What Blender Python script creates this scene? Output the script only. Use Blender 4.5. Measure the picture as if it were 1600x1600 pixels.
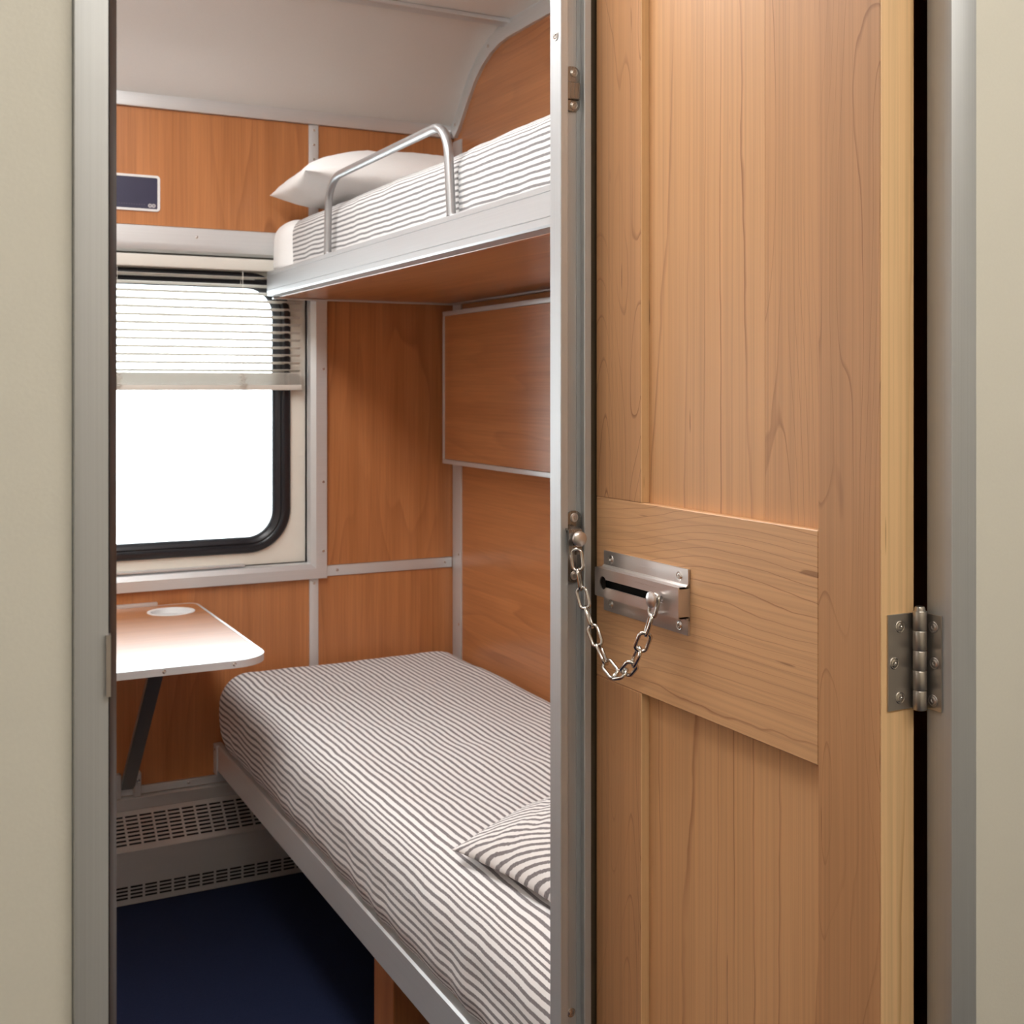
import bpy, bmesh, math, random
from mathutils import Vector, Matrix, noise as mnoise
random.seed(7)
for o in list(bpy.data.objects): bpy.data.objects.remove(o)
scene = bpy.context.scene
C = scene.collection
PI = math.pi
H = 1.28                                   # eye height

# ------------------------------------------------------------------ camera, world, exposure
cam_d = bpy.data.cameras.new('camera'); cam = bpy.data.objects.new('camera', cam_d); C.objects.link(cam)
cam.location = (0, 0, H); cam.rotation_euler = (PI/2, 0, -math.radians(27.1))
cam_d.sensor_width = 36; cam_d.lens = 36*1880/1600; cam_d.shift_y = -195/1600
cam_d.clip_start = 0.02
cam_d.dof.use_dof = True; cam_d.dof.focus_distance = 1.12; cam_d.dof.aperture_fstop = 20
scene.camera = cam
vs = scene.view_settings
vs.view_transform = 'Standard'; vs.look = 'None'; vs.gamma = 1; vs.use_curve_mapping = False
vs.exposure = 0.2
world = bpy.data.worlds.new('overcast_sky'); scene.world = world; world.use_nodes = True
wb = world.node_tree.nodes['Background']; wb.inputs[0].default_value = (0.91, 0.965, 1.0, 1); wb.inputs[1].default_value = 7.0
LAMP_ROOM = 12.3        # emission of the compartment ceiling lamp diffuser
LAMP_CORR = 10.9         # emission of the corridor ceiling lamp diffuser

# ------------------------------------------------------------------ materials
MATS = {}
class NB:
    def __init__(s, name):
        s.m = bpy.data.materials.new(name); s.m.use_nodes = True; s.t = s.m.node_tree; s.t.nodes.clear()
        s.out = s.n('ShaderNodeOutputMaterial'); s.b = s.n('ShaderNodeBsdfPrincipled')
        s.l(s.b.outputs[0], s.out.inputs[0]); MATS[name] = s.m
    def n(s, kind, **kw):
        nd = s.t.nodes.new(kind)
        for k, v in kw.items(): setattr(nd, k, v)
        return nd
    def l(s, a, b): s.t.links.new(a, b)
    def math(s, op, a, b=None, clamp=False):
        nd = s.n('ShaderNodeMath', operation=op); nd.use_clamp = clamp
        for i, v in enumerate((a, b)):
            if v is None: continue
            if isinstance(v, (int, float)): nd.inputs[i].default_value = v
            else: s.l(v, nd.inputs[i])
        return nd.outputs[0]
    def ramp(s, fac, stops, interp='LINEAR'):
        r = s.n('ShaderNodeValToRGB'); r.color_ramp.interpolation = interp
        e = r.color_ramp.elements
        while len(e) < len(stops): e.new(0.5)
        for el, (p, c) in zip(e, stops):
            el.position = p; el.color = (c[0], c[1], c[2], 1) if not isinstance(c, (int, float)) else (c, c, c, 1)
        s.l(fac, r.inputs[0]); return r.outputs[0]
    def noise(s, vec, scale, detail=3, rough=.55, dist=0):
        nd = s.n('ShaderNodeTexNoise'); nd.inputs['Scale'].default_value = scale; nd.inputs['Detail'].default_value = detail
        nd.inputs['Roughness'].default_value = rough; nd.inputs['Distortion'].default_value = dist
        s.l(vec, nd.inputs['Vector']); return nd.outputs['Fac']
    def coords(s, scale=(1, 1, 1), uv=False, rnd=True):
        tc = s.n('ShaderNodeTexCoord'); mp = s.n('ShaderNodeMapping'); mp.inputs['Scale'].default_value = scale
        src = tc.outputs['UV' if uv else 'Object']
        if rnd and not uv:
            oi = s.n('ShaderNodeObjectInfo'); k = s.math('MULTIPLY', oi.outputs['Random'], 37.0)
            add = s.n('ShaderNodeVectorMath', operation='ADD'); s.l(src, add.inputs[0]); s.l(k, add.inputs[1]); src = add.outputs[0]
        s.l(src, mp.inputs[0]); return mp.outputs[0]
    def mix(s, a, b, fac, mode='MIX'):
        nd = s.n('ShaderNodeMix', data_type='RGBA', blend_type=mode)
        for sock, v in ((nd.inputs[0], fac), (nd.inputs[6], a), (nd.inputs[7], b)):
            if isinstance(v, (int, float)): sock.default_value = v
            elif isinstance(v, tuple): sock.default_value = (*v[:3], 1)
            else: s.l(v, sock)
        return nd.outputs[2]
    def bump(s, h, strength, dist=.001):
        b = s.n('ShaderNodeBump'); b.inputs['Strength'].default_value = strength; b.inputs['Distance'].default_value = dist
        s.l(h, b.inputs['Height']); s.l(b.outputs[0], s.b.inputs['Normal'])
    def set(s, **kw):
        for k, v in kw.items():
            sock = s.b.inputs[k.replace('_', ' ')]
            if isinstance(v, (int, float)): sock.default_value = v
            elif isinstance(v, tuple): sock.default_value = (*v[:3], 1)
            else: s.l(v, sock)

def grain_scale(axis, across, along):
    return tuple(along if a == axis else across for a in 'xyz')
def maple(name, axis, c0, c1, cl, rings=46.0, across=7.0, along=.75, rough=.38, warp=.40):
    m = NB(name)
    sep = m.n('ShaderNodeSeparateXYZ'); m.l(m.coords(), sep.inputs[0])
    a, b = [sep.outputs[i] for i, c in enumerate('xyz') if c != axis]
    acr = m.math('ADD', a, b)
    nz = m.noise(m.coords(grain_scale(axis, across, along)), 1.0, 1.2, .4, .15)
    nz2 = m.noise(m.coords(grain_scale(axis, 30, 11)), 1, 2)
    fld = m.math('ADD', m.math('ADD', acr, m.math('MULTIPLY', nz, warp)), m.math('MULTIPLY', nz2, .010))
    fr = m.math('FRACT', m.math('MULTIPLY', fld, rings))
    line = m.ramp(fr, [(0, 0), (.89, 0), (.955, 1), (.965, 1), (.985, 0)])
    brk = m.ramp(m.noise(m.coords(grain_scale(axis, 12, 2.0)), 1, 2), [(.38, .15), (.62, 1)])
    line = m.math('MULTIPLY', line, brk)
    fine = m.noise(m.coords(grain_scale(axis, 300, 2.2)), 1, 3, .6)
    fine2 = m.noise(m.coords(grain_scale(axis, 60, .6)), 1, 2, .6)
    big = m.noise(m.coords(grain_scale(axis, 7, 1.4)), 1, 2)
    col = m.mix(c0, c1, m.ramp(big, [(.3, 0), (.7, 1)]))
    st = m.ramp(fine, [(.28, .86), (.58, 1.04)]); st2 = m.ramp(fine2, [(.3, .94), (.65, 1.03)])
    col = m.mix(col, st, 1.0, 'MULTIPLY'); col = m.mix(col, st2, 1.0, 'MULTIPLY')
    col = m.mix(col, cl, m.math('MULTIPLY', line, .78))
    fl = m.noise(m.coords(grain_scale(axis, 130, 11)), 1, 1)
    col = m.mix(col, (cl[0]*.6, cl[1]*.55, cl[2]*.5), m.ramp(fl, [(.755, 0), (.80, .6)]))
    m.set(Base_Color=col, Roughness=rough, Specular_IOR_Level=.45)
    m.bump(fine, .05, .0006)
    return m
def cherry(name, axis, c0, c1, cl, rough=.30, coat=0):
    m = NB(name)
    v = m.coords(grain_scale(axis, 4.2, .62))
    fld = m.noise(v, 1.0, 2.5, .5, .35)
    fr = m.math('FRACT', m.math('MULTIPLY', fld, 11.0))
    line = m.ramp(fr, [(0, 0), (.65, .35), (.92, 1), (1, 0)])
    brk = m.ramp(m.noise(m.coords(grain_scale(axis, 6, 1.2)), 1, 2), [(.40, .05), (.68, 1)])
    line = m.math('MULTIPLY', line, brk)
    fine = m.noise(m.coords(grain_scale(axis, 210, 4)), 1, 3, .65)
    mid = m.noise(m.coords(grain_scale(axis, 26, 1.0)), 1, 2.5, .6)
    col = m.mix(c0, c1, m.ramp(mid, [(.3, 0), (.7, 1)]))
    col = m.mix(col, m.ramp(fine, [(.25, .84), (.65, 1.06)]), 1.0, 'MULTIPLY')
    col = m.mix(col, cl, m.math('MULTIPLY', line, .5))
    m.set(Base_Color=col, Roughness=rough, Specular_IOR_Level=.5, Coat_Weight=coat, Coat_Roughness=.24, Coat_IOR=1.6)
    return m
def metal(name, col, rough=.36, metallic=.9, brush='z', strength=.05, cv=.04):
    m = NB(name)
    f = m.noise(m.coords(grain_scale(brush, 1100, 4)), 1, 2, .6)
    c = m.mix(col, m.ramp(f, [(.3, 1-cv), (.7, 1+cv)]), 1.0, 'MULTIPLY')
    m.set(Base_Color=c, Metallic=metallic, Roughness=m.math('ADD', m.math('MULTIPLY', f, .10), rough-.05))
    if strength: m.bump(f, strength, .0004)
    return m
MA0, MA1, MAL = (.57, .295, .132), (.62, .33, .155), (.27, .10, .036)
maple('maple_vertical', 'z', MA0, MA1, MAL)
maple('maple_stile', 'z', (.475, .238, .108), (.53, .272, .126), (.21, .075, .027), rings=36.0, across=11.0, along=1.5, warp=.62)
maple('maple_figured', 'z', (.53, .272, .122), (.58, .305, .142), (.23, .085, .030), rings=30.0, across=9.0, along=1.2, warp=.60)
maple('maple_panel', 'z', (.58, .305, .138), (.64, .35, .168), MAL, rings=24.0, across=5.0, along=.55, warp=.30)
maple('maple_rail', 'y', (.60, .33, .16), (.64, .36, .18), (.31, .125, .05), rings=70.0, across=5.0, along=1.6, warp=.42)
maple('maple_edge', 'z', (.73, .465, .235), (.77, .50, .26), (.48, .25, .10), rings=20.0, across=8, along=.3, rough=.5, warp=.1)
CH0, CH1, CHL = (.46, .178, .062), (.57, .233, .088), (.24, .078, .028)
cherry('cherry_vertical', 'z', CH0, CH1, CHL)
cherry('cherry_lengthwise', 'y', CH0, CH1, CHL, rough=.30, coat=.48)
cherry('cherry_table', 'x', CH0, CH1, CHL, rough=.30, coat=.6)
metal('aluminium_post', (.57, .58, .59), brush='z', metallic=.6, rough=.46)
metal('aluminium_rail', (.54, .545, .55), brush='y', metallic=.6, rough=.42)
metal('aluminium_jamb', (.49, .50, .505), brush='z', metallic=.6, rough=.46)
AL = (.72, .73, .735)
metal('aluminium_vertical', AL, brush='z', metallic=.55, rough=.50); metal('aluminium_cross', AL, brush='x', metallic=.6, rough=.42); metal('aluminium_depth', AL, brush='y', metallic=.6, rough=.42)
metal('aluminium_tube', (.39, .385, .385), rough=.38, brush='y', strength=.02, metallic=.75)
metal('nickel', (.66, .61, .585), rough=.30, brush='y', strength=.008, cv=.015)
metal('nickel_dark', (.50, .465, .43), rough=.30, brush='z', strength=.008, cv=.02)
metal('dark_steel', (.30, .28, .26), rough=.26, brush='z', strength=.008, cv=.02)
metal('chain_steel', (.62, .58, .54), rough=.17, metallic=1, strength=0)
metal('screw_steel', (.66, .63, .60), rough=.22, metallic=1, strength=0)
metal('heater_metal', (.60, .57, .55), rough=.42, metallic=.5, brush='x', strength=.04)
metal('strut_metal', (.20, .20, .20), rough=.42, metallic=.7, brush='z', strength=.04)
def plain(name, col, rough=.5, bump=None, spec=.5, var=.04, **kw):
    m = NB(name)
    f = m.noise(m.coords((1, 1, 1)), bump[0] if bump else 40, 3)
    c = m.mix(col, m.ramp(f, [(.3, 1-var), (.7, 1+var)]), 1.0, 'MULTIPLY')
    m.set(Base_Color=c, Roughness=rough, Specular_IOR_Level=spec, **kw)
    if bump: m.bump(f, bump[1], bump[2])
    return m
plain('cream_vinyl', (.66, .635, .555), .55, (420, .10, .0008), var=.012)
plain('ceiling_laminate', (.77, .745, .71), .45, (300, .04, .0005), var=.015)
plain('cream_plastic', (.86, .82, .73), .38, var=.01)
plain('blind_cream', (.74, .70, .63), .45, var=.01)
plain('blind_shade', (.60, .55, .49), .45, var=.01)
plain('black_rubber', (.022, .019, .020), .42, var=.1)
plain('gasket_rubber', (.016, .016, .020), .32, var=.1)
plain('brown_gap_shade', (.10, .068, .038), .5, var=.08)  # brown standing in for shade in the door gap
plain('inner_shade_black', (.006, .006, .006), .9)  # flat near-black used in place of interior shade
plain('white_cotton', (.87, .855, .84), .85, (500, .15, .0006), spec=.2, var=.02)
plain('placard_blue', (.035, .036, .075), .35, var=.05)
plain('placard_white', (.80, .78, .76), .4, var=.01)
plain('placard_mark', (.50, .47, .48), .4, var=.01)
plain('placard_dot', (.11, .10, .14), .4, var=.01)
plain('table_edge', (.82, .81, .80), .30, var=.01)
plain('corridor_laminate', (.55, .47, .36), .5, var=.03)
def stripes(name, pitch, white, grey, duty=.46):
    m = NB(name)
    tc = m.n('ShaderNodeTexCoord'); uv = tc.outputs['UV']
    sep = m.n('ShaderNodeSeparateXYZ'); m.l(uv, sep.inputs[0])
    wob = m.noise(uv, 9, 2); wob2 = m.noise(uv, 260, 2)
    s = m.math('ADD', sep.outputs[0], m.math('MULTIPLY', m.math('SUBTRACT', wob, .5), .008))
    s = m.math('ADD', s, m.math('MULTIPLY', m.math('SUBTRACT', wob2, .5), .0022))
    fr = m.math('FRACT', m.math('DIVIDE', s, pitch))
    k = m.ramp(fr, [(0, 0), (.04, 0), (.10, 1), (duty, 1), (duty+.06, 0), (1, 0)])
    mp = m.n('ShaderNodeMapping'); mp.inputs['Scale'].default_value = (900, 900, 1); m.l(uv, mp.inputs[0])
    weave = m.n('ShaderNodeTexChecker'); weave.inputs['Scale'].default_value = 1.0; m.l(mp.outputs[0], weave.inputs[0])
    wn = m.noise(uv, 700, 2)
    g = m.mix(grey, tuple(c*1.9 for c in grey), m.math('MULTIPLY', weave.outputs['Fac'], m.ramp(wn, [(.4, 0), (.6, .8)])))
    c = m.mix(white, g, k)
    m.set(Base_Color=c, Roughness=.88, Specular_IOR_Level=.15, Sheen_Weight=.15)
    m.bump(wn, .12, .0006)
stripes('ticking_wide', .0150, (.84, .815, .805), (.185, .165, .168))
stripes('ticking_narrow', .0112, (.69, .67, .655), (.17, .16, .16))
stripes('ticking_pillow', .0100, (.80, .765, .74), (.185, .165, .165))
m = NB('navy_carpet'); f = m.noise(m.coords((1, 1, 1), rnd=False), 420, 3, .7); f2 = m.noise(m.coords((1, 1, 1), rnd=False), 6, 2)
m.set(Base_Color=m.mix(m.mix((.006, .009, .025), (.020, .028, .068), f), (1.25, 1.25, 1.25), m.math('MULTIPLY', f2, .4), 'MULTIPLY'), Roughness=.95, Specular_IOR_Level=.1); m.bump(f, .8, .004)
m = NB('window_glass'); tr = m.n('ShaderNodeBsdfTransparent'); gl = m.n('ShaderNodeBsdfGlossy'); gl.inputs['Roughness'].default_value = .02
tr.inputs[0].default_value = (.96, .98, .98, 1); fz = m.n('ShaderNodeFresnel'); fz.inputs[0].default_value = 1.5; mx = m.n('ShaderNodeMixShader')
m.l(fz.outputs[0], mx.inputs[0]); m.l(tr.outputs[0], mx.inputs[1]); m.l(gl.outputs[0], mx.inputs[2]); m.l(mx.outputs[0], m.out.inputs[0])
def lamp_mat(name, col, k):
    m = NB(name); m.set(Base_Color=(.9, .9, .88), Roughness=.4, Emission_Color=col, Emission_Strength=k)
lamp_mat('diffuser_room', (1, .995, .985), LAMP_ROOM); lamp_mat('diffuser_corridor', (1, .965, .905), LAMP_CORR)

# ------------------------------------------------------------------ mesh helpers
def NEW(): return bmesh.new()
def box(bm, x0, x1, y0, y1, z0, z1, bev=0, seg=1):
    vs_ = [bm.verts.new((x, y, z)) for x in (x0, x1) for y in (y0, y1) for z in (z0, z1)]
    fs = [bm.faces.new([vs_[i] for i in q]) for q in ((0, 1, 3, 2), (4, 6, 7, 5), (0, 4, 5, 1), (2, 3, 7, 6), (0, 2, 6, 4), (1, 5, 7, 3))]
    if bev:
        es = list({e for f_ in fs for e in f_.edges})
        bmesh.ops.bevel(bm, geom=es, offset=bev, segments=seg, profile=.6, affect='EDGES', clamp_overlap=True)
    return bm
def BX(*a, **k): return box(NEW(), *a, **k)
def prism(bm, loop, axis, a, b):
    """extrude a closed 2-D loop along axis from a to b"""
    def P(p, t): return {'x': (t, p[0], p[1]), 'y': (p[0], t, p[1]), 'z': (p[0], p[1], t)}[axis]
    A = [bm.verts.new(P(p, a)) for p in loop]; B = [bm.verts.new(P(p, b)) for p in loop]
    n = len(loop)
    for i in range(n): bm.faces.new((A[i], A[(i+1) % n], B[(i+1) % n], B[i]))
    bm.faces.new(A[::-1]); bm.faces.new(B)
    return bm
def plate(bm, outer, holes, axis, a, b):
    """flat plate with holes: loops are 2-D, thickness a..b along axis"""
    def P(p, t): return {'x': (t, p[0], p[1]), 'y': (p[0], t, p[1]), 'z': (p[0], p[1], t)}[axis]
    def side(t):
        rings = []
        for lp in [outer]+holes:
            v = [bm.verts.new(P(p, t)) for p in lp]; rings.append(v)
            for i in range(len(v)): bm.edges.new((v[i], v[(i+1) % len(v)]))
        es = [e for r in rings for i in range(len(r)) for e in [bm.edges.get((r[i], r[(i+1) % len(r)]))]]
        bmesh.ops.triangle_fill(bm, use_beauty=True, use_dissolve=False, edges=es)
        return rings
    R0 = side(a); R1 = side(b)
    for r0, r1 in zip(R0, R1):
        n = len(r0)
        for i in range(n): bm.faces.new((r0[i], r0[(i+1) % n], r1[(i+1) % n], r1[i]))
    return bm
def rrect(x0, x1, z0, z1, r, n=10):
    if isinstance(r, (int, float)): r = (r, r, r, r)        # corners: x1z1, x0z1, x0z0, x1z0
    out = []
    for k, (cx, cz, a0) in enumerate(((x1-r[0], z1-r[0], 0), (x0+r[1], z1-r[1], 90), (x0+r[2], z0+r[2], 180), (x1-r[3], z0+r[3], 270))):
        if r[k] <= 1e-6: out.append((cx, cz)); continue
        for i in range(n+1):
            t = math.radians(a0+90*i/n); out.append((cx+r[k]*math.cos(t), cz+r[k]*math.sin(t)))
    return out
def circle(cx, cy, r, n=24): return [(cx+r*math.cos(2*PI*i/n), cy+r*math.sin(2*PI*i/n)) for i in range(n)]
def tube(bm, pts, r, n=10, closed=False):
    pts = [Vector(p) for p in pts]; N = len(pts); rings = []
    T = []
    for i in range(N):
        a = pts[(i-1) % N] if (closed or i > 0) else pts[i]; b = pts[(i+1) % N] if (closed or i < N-1) else pts[i]
        T.append((b-a).normalized())
    up = T[0].orthogonal().normalized()
    for i in range(N):
        if i: up = (T[i-1].rotation_difference(T[i]) @ up)
        up = (up-T[i]*up.dot(T[i])).normalized(); sd = T[i].cross(up)
        rings.append([bm.verts.new(pts[i]+(up*math.cos(2*PI*k/n)+sd*math.sin(2*PI*k/n))*r) for k in range(n)])
    M = N if closed else N-1
    off = 0
    if closed:
        best = min(range(n), key=lambda o: (rings[0][o].co-rings[-1][0].co).length); off = best
    for i in range(M):
        A = rings[i]; B = rings[(i+1) % N]; o = off if (closed and i == N-1) else 0
        for k in range(n): bm.faces.new((A[k], A[(k+1) % n], B[(k+1+o) % n], B[(k+o) % n]))
    if not closed: bm.faces.new(rings[0][::-1]); bm.faces.new(rings[-1])
    return bm
def lathe(bm, prof, n=20, mat=Matrix()):
    """profile of (r, h) spun about local z, then moved by mat"""
    rings = []
    for r, h in prof:
        if r < 1e-7: rings.append([bm.verts.new(mat @ Vector((0, 0, h)))])
        else: rings.append([bm.verts.new(mat @ Vector((r*math.cos(2*PI*k/n), r*math.sin(2*PI*k/n), h))) for k in range(n)])
    for A, B in zip(rings, rings[1:]):
        if len(A) == 1 and len(B) == 1: continue
        for k in range(n):
            if len(A) == 1: bm.faces.new((A[0], B[k], B[(k+1) % n]))
            elif len(B) == 1: bm.faces.new((A[k], B[0], A[(k+1) % n]))
            else: bm.faces.new((A[k], B[k], B[(k+1) % n], A[(k+1) % n]))
    return bm
def along(pos, d):
    return Matrix.Translation(Vector(pos)) @ Vector((0, 0, 1)).rotation_difference(Vector(d)).to_matrix().to_4x4()

WL = {}
def mesh_obj(name, bm, mat, parent=None, smooth=False, loc=None):
    bmesh.ops.recalc_face_normals(bm, faces=bm.faces[:])
    if loc is None:
        xs = [v.co for v in bm.verts]
        lo = Vector([min(c[i] for c in xs) for i in range(3)]); hi = Vector([max(c[i] for c in xs) for i in range(3)])
        loc = (lo+hi)/2
    loc = Vector(loc)
    bmesh.ops.translate(bm, verts=bm.verts[:], vec=-loc)
    me = bpy.data.meshes.new(name); bm.to_mesh(me); bm.free()
    me.materials.append(MATS[mat])
    if smooth:
        for p in me.polygons: p.use_smooth = True
        if smooth != True: me.set_sharp_from_angle(angle=math.radians(smooth))
    o = bpy.data.objects.new(name, me); C.objects.link(o)
    put(o, loc, parent); return o
def put(o, loc, parent=None):
    o.parent = parent
    o.location = Vector(loc)-(WL[parent.name] if parent else Vector()); WL[o.name] = Vector(loc)
def tag(o, label, cat=None, group=None, kind=None):
    o['label'] = label
    if cat: o['category'] = cat
    if group: o['group'] = group
    if kind: o['kind'] = kind
    return o
def thing(name, label, cat, loc, group=None, kind=None):
    o = bpy.data.objects.new(name, None); C.objects.link(o); o.empty_display_size = .05
    put(o, loc); return tag(o, label, cat, group, kind)
def struct(name, bm, mat, label, smooth=False): return tag(mesh_obj(name, bm, mat, smooth=smooth), label, kind='structure')
def sthing(name, label, loc): return thing(name, label, None, loc, kind='structure')

_scr = {}
def screw(parent, pos, d, r, mat='screw_steel', name='screw'):
    key = (round(r, 5), mat, tuple(round(c, 2) for c in d))
    if key not in _scr:
        bm = lathe(NEW(), [(r*1.12, 0), (r*1.12, r*.10), (r*1.0, r*.16), (r*.86, r*.10), (r*.80, r*.11), (r*.62, r*.20), (r*.42, r*.24), (r*.32, r*.22), (r*.24, r*.02), (0, r*.01)], 16, along((0, 0, 0), d))
        o = mesh_obj(name, bm, mat, parent, smooth=35, loc=(0, 0, 0)); _scr[key] = o.data
    else:
        o = bpy.data.objects.new(name, _scr[key]); C.objects.link(o)
    put(o, pos, parent); return o

# ------------------------------------------------------------------ key dimensions (metres)
D = 3.19        # window wall surface
XR = 1.44       # right wall surface
XL = -0.60      # left wall surface
YF = 0.704      # corridor face of the front wall
ZC = 2.245      # ceiling
BN = 1.222      # near end of the bunks

# ------------------------------------------------------------------ setting
struct('floor', BX(-1.7, 2.3, -.75, 3.30, -.08, 0), 'navy_carpet', 'dark navy carpet floor of the sleeping compartment')

# window wall
wx0, wx1, wz0, wz1 = -.40, 1.004, .80, 1.629
bm = plate(NEW(), [(XL-.1, 0), (XR+.1, 0), (XR+.1, 2.35), (XL-.1, 2.35)], [[(wx0, wz0), (wx0, wz1), (wx1, wz1), (wx1, wz0)]], 'y', D+.008, D+.09)
wb_ = struct('wall_back', bm, 'cherry_vertical', 'window wall of cherry laminate panels divided by aluminium strips')
def panel(parent, x0, x1, y0, y1, z0, z1, mat, name='wood_panel'):
    return mesh_obj(name, BX(x0, x1, y0, y1, z0, z1, bev=.0012), mat, parent)
for x0, x1, z0, z1 in ((XL, 1.006, 1.698, 2.0), (1.033, XR, 1.698, 2.0), (1.058, XR, .788, 1.696), (XL, 1.008, .256, .7535), (1.033, XR, .256, .7585)):
    panel(wb_, x0, x1, D, D+.008, z0, z1, 'cherry_vertical')
def strip(parent, x0, x1, y0, y1, z0, z1, mat, bev=.0015, name='trim_strip'):
    return mesh_obj(name, BX(x0, x1, y0, y1, z0, z1, bev=bev, seg=2), mat, parent, smooth=40)
strip(wb_, XL, XR, D-.012, D+.008, 2.0, 2.035, 'aluminium_cross')
s_ = strip(wb_, 1.006, 1.033, D-.004, D+.006, 1.698, 1.9995, 'aluminium_vertical')
for z in (1.985, 1.945, 1.905): screw(s_, (1.0205, D-.004, z), (0, -1, 0), .0032)
s_ = strip(wb_, 1.008, 1.033, D-.004, D+.006, .2565, .7535, 'aluminium_vertical')
for z in (.742, .50): screw(s_, (1.0205, D-.004, z), (0, -1, 0), .0032)
s_ = strip(wb_, 1.0565, XR-.005, D-.004, D+.006, .759, .7875, 'aluminium_cross')
for x in (1.087, 1.412): screw(s_, (x, D-.004, .774), (0, -1, 0), .0034)
s_ = strip(wb_, XL, XR-.005, D-.006, D+.006, .236, .2555, 'aluminium_cross')
for x in (.31, .68, 1.05): screw(s_, (x, D-.006, .246), (0, -1, 0), .0034)

# window: aluminium surround, cream liner, rubber gasket, pane
win = sthing('window_1', 'wide carriage window with rounded corners, dark rubber gasket and aluminium surround', (.30, D, .755))
bm = NEW()
lo = [(-.45, .755), (1.055, .755), (1.055, 1.696), (-.45, 1.696)]; li = [(wx0, wz0), (wx1, wz0), (wx1, wz1), (wx0, wz1)]
rows = []
for (t, y) in ((0, D+.006), (0, D-.012), (.03, D-.014), (.62, D-.014), (.90, D-.008), (1.0, D+.004), (1.0, D+.05)):
    rows.append([bm.verts.new((a[0]+(b[0]-a[0])*t, y, a[1]+(b[1]-a[1])*t)) for a, b in zip(lo, li)])
for A, B in zip(rows, rows[1:]):
    for i in range(4): bm.faces.new((A[i], A[(i+1) % 4], B[(i+1) % 4], B[i]))
so = mesh_obj('window_surround', bm, 'aluminium_cross', win, smooth=20)
for z in (1.62, 1.33, 1.02, .83): screw(so, (1.044, D-.014, z), (0, -1, 0), .0032)
for x in (.70, .25): screw(so, (x, D-.014, 1.672), (0, -1, 0), .0032)
gx0, gx1, gz0, gz1 = -.325, .914, .8755, 1.546        # glass edge
ox0, ox1, oz0, oz1 = -.373, .962, .832, 1.590         # gasket outer edge
liner_in = rrect(ox0+.004, ox1-.004, oz0+.004, oz1-.004, .115, 12)
mesh_obj('window_liner', plate(NEW(), [(wx0+.001, wz0+.001), (wx1-.001, wz0+.001), (wx1-.001, wz1-.001), (wx0+.001, wz1-.001)], [liner_in], 'y', D+.022, D+.03), 'cream_plastic', win)
bm = NEW(); La = rrect(ox0, ox1, oz0, oz1, .118, 14); Lb = rrect(gx0, gx1, gz0, gz1, .07, 14); rows = []
for t, y in ((0, D+.024), (.05, D+.015), (.20, D+.009), (.42, D+.010), (.50, D+.016), (.56, D+.017), (.64, D+.014), (.85, D+.017), (1, D+.028), (1, D+.040)):
    rows.append([bm.verts.new((a[0]+(b[0]-a[0])*t, y, a[1]+(b[1]-a[1])*t)) for a, b in zip(La, Lb)])
for A, B in zip(rows, rows[1:]):
    n = len(A)
    for i in range(n): bm.faces.new((A[i], A[(i+1) % n], B[(i+1) % n], B[i]))
tag(mesh_obj('gasket', bm, 'gasket_rubber', win, smooth=50), 'dark rubber window gasket with rounded corners')
mesh_obj('pane', prism(NEW(), rrect(gx0-.004, gx1+.004, gz0-.004, gz1+.004, .072, 12), 'y', D+.034, D+.039), 'window_glass', win)
strip(win, wx0+.06, .83, D-.004, D+.020, .801, .806, 'aluminium_cross', bev=.001, name='sill_strip')

# side walls, partition, front wall
wr = struct('wall_right', BX(XR+.008, XR+.09, YF, D+.09, 0, 2.35), 'cherry_lengthwise', 'right compartment wall of cherry laminate with lengthwise grain')
panel(wr, XR, XR+.008, 1.215, 3.128, .02, 1.50, 'cherry_lengthwise')
panel(wr, XR, XR+.008, 1.215, 3.128, 1.503, 2.243, 'cherry_lengthwise')
panel(wr, XR+.001, XR+.008, 3.128, D, .02, 2.243, 'cherry_lengthwise')
s_ = strip(wr, XR-.004, XR+.004, 3.128, D-.005, .02, 1.99, 'aluminium_vertical')
for z in (.80, .60, 1.70): screw(s_, (XR-.004, 3.142, z), (-1, 0, 0), .0032)
wl = struct('wall_left', BX(XL-.08, XL-.008, YF+.02, D+.09, 0, 2.35), 'cherry_lengthwise', 'left compartment wall, upper part set pale to bounce light, above a cherry laminate dado')
panel(wl, XL-.008, XL, YF+.021, D, .02, .90, 'cherry_lengthwise'); mesh_obj('bounce_panel', BX(XL-.008, XL, YF+.021, D, .925, 2.243), 'ceiling_laminate', wl)  # upper panel is out of view, made pale to bounce neutral light
strip(wl, XL-.008, XL+.004, YF+.021, D-.005, .901, .924, 'aluminium_depth')

# ceiling with cove
cove = [(3.187, 2.034), (3.165, 2.050), (3.135, 2.082), (3.10, 2.120), (3.055, 2.163), (3.00, 2.200), (2.94, 2.226), (2.88, 2.240), (2.82, ZC)]
cl = sthing('ceiling', 'pale grey ceiling with a curved cove above the window', (.42, 2.0, ZC))
mesh_obj('ceiling_panel', BX(XL, XR, 1.20, 2.82, ZC, ZC+.02), 'ceiling_laminate', cl)
mesh_obj('ceiling_panel', BX(XL, XR, YF+.02, 1.199, ZC, ZC+.02), 'ceiling_laminate', cl)
bm = NEW(); rows = [[bm.verts.new((x, y, z)) for y, z in cove] for x in (XL, XR)] + [[bm.verts.new((x, y+.012, z+.012)) for y, z in cove] for x in (XL, XR)]
for i in range(len(cove)-1):
    bm.faces.new((rows[0][i], rows[1][i], rows[1][i+1], rows[0][i+1])); bm.faces.new((rows[2][i], rows[2][i+1], rows[3][i+1], rows[3][i]))
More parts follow.
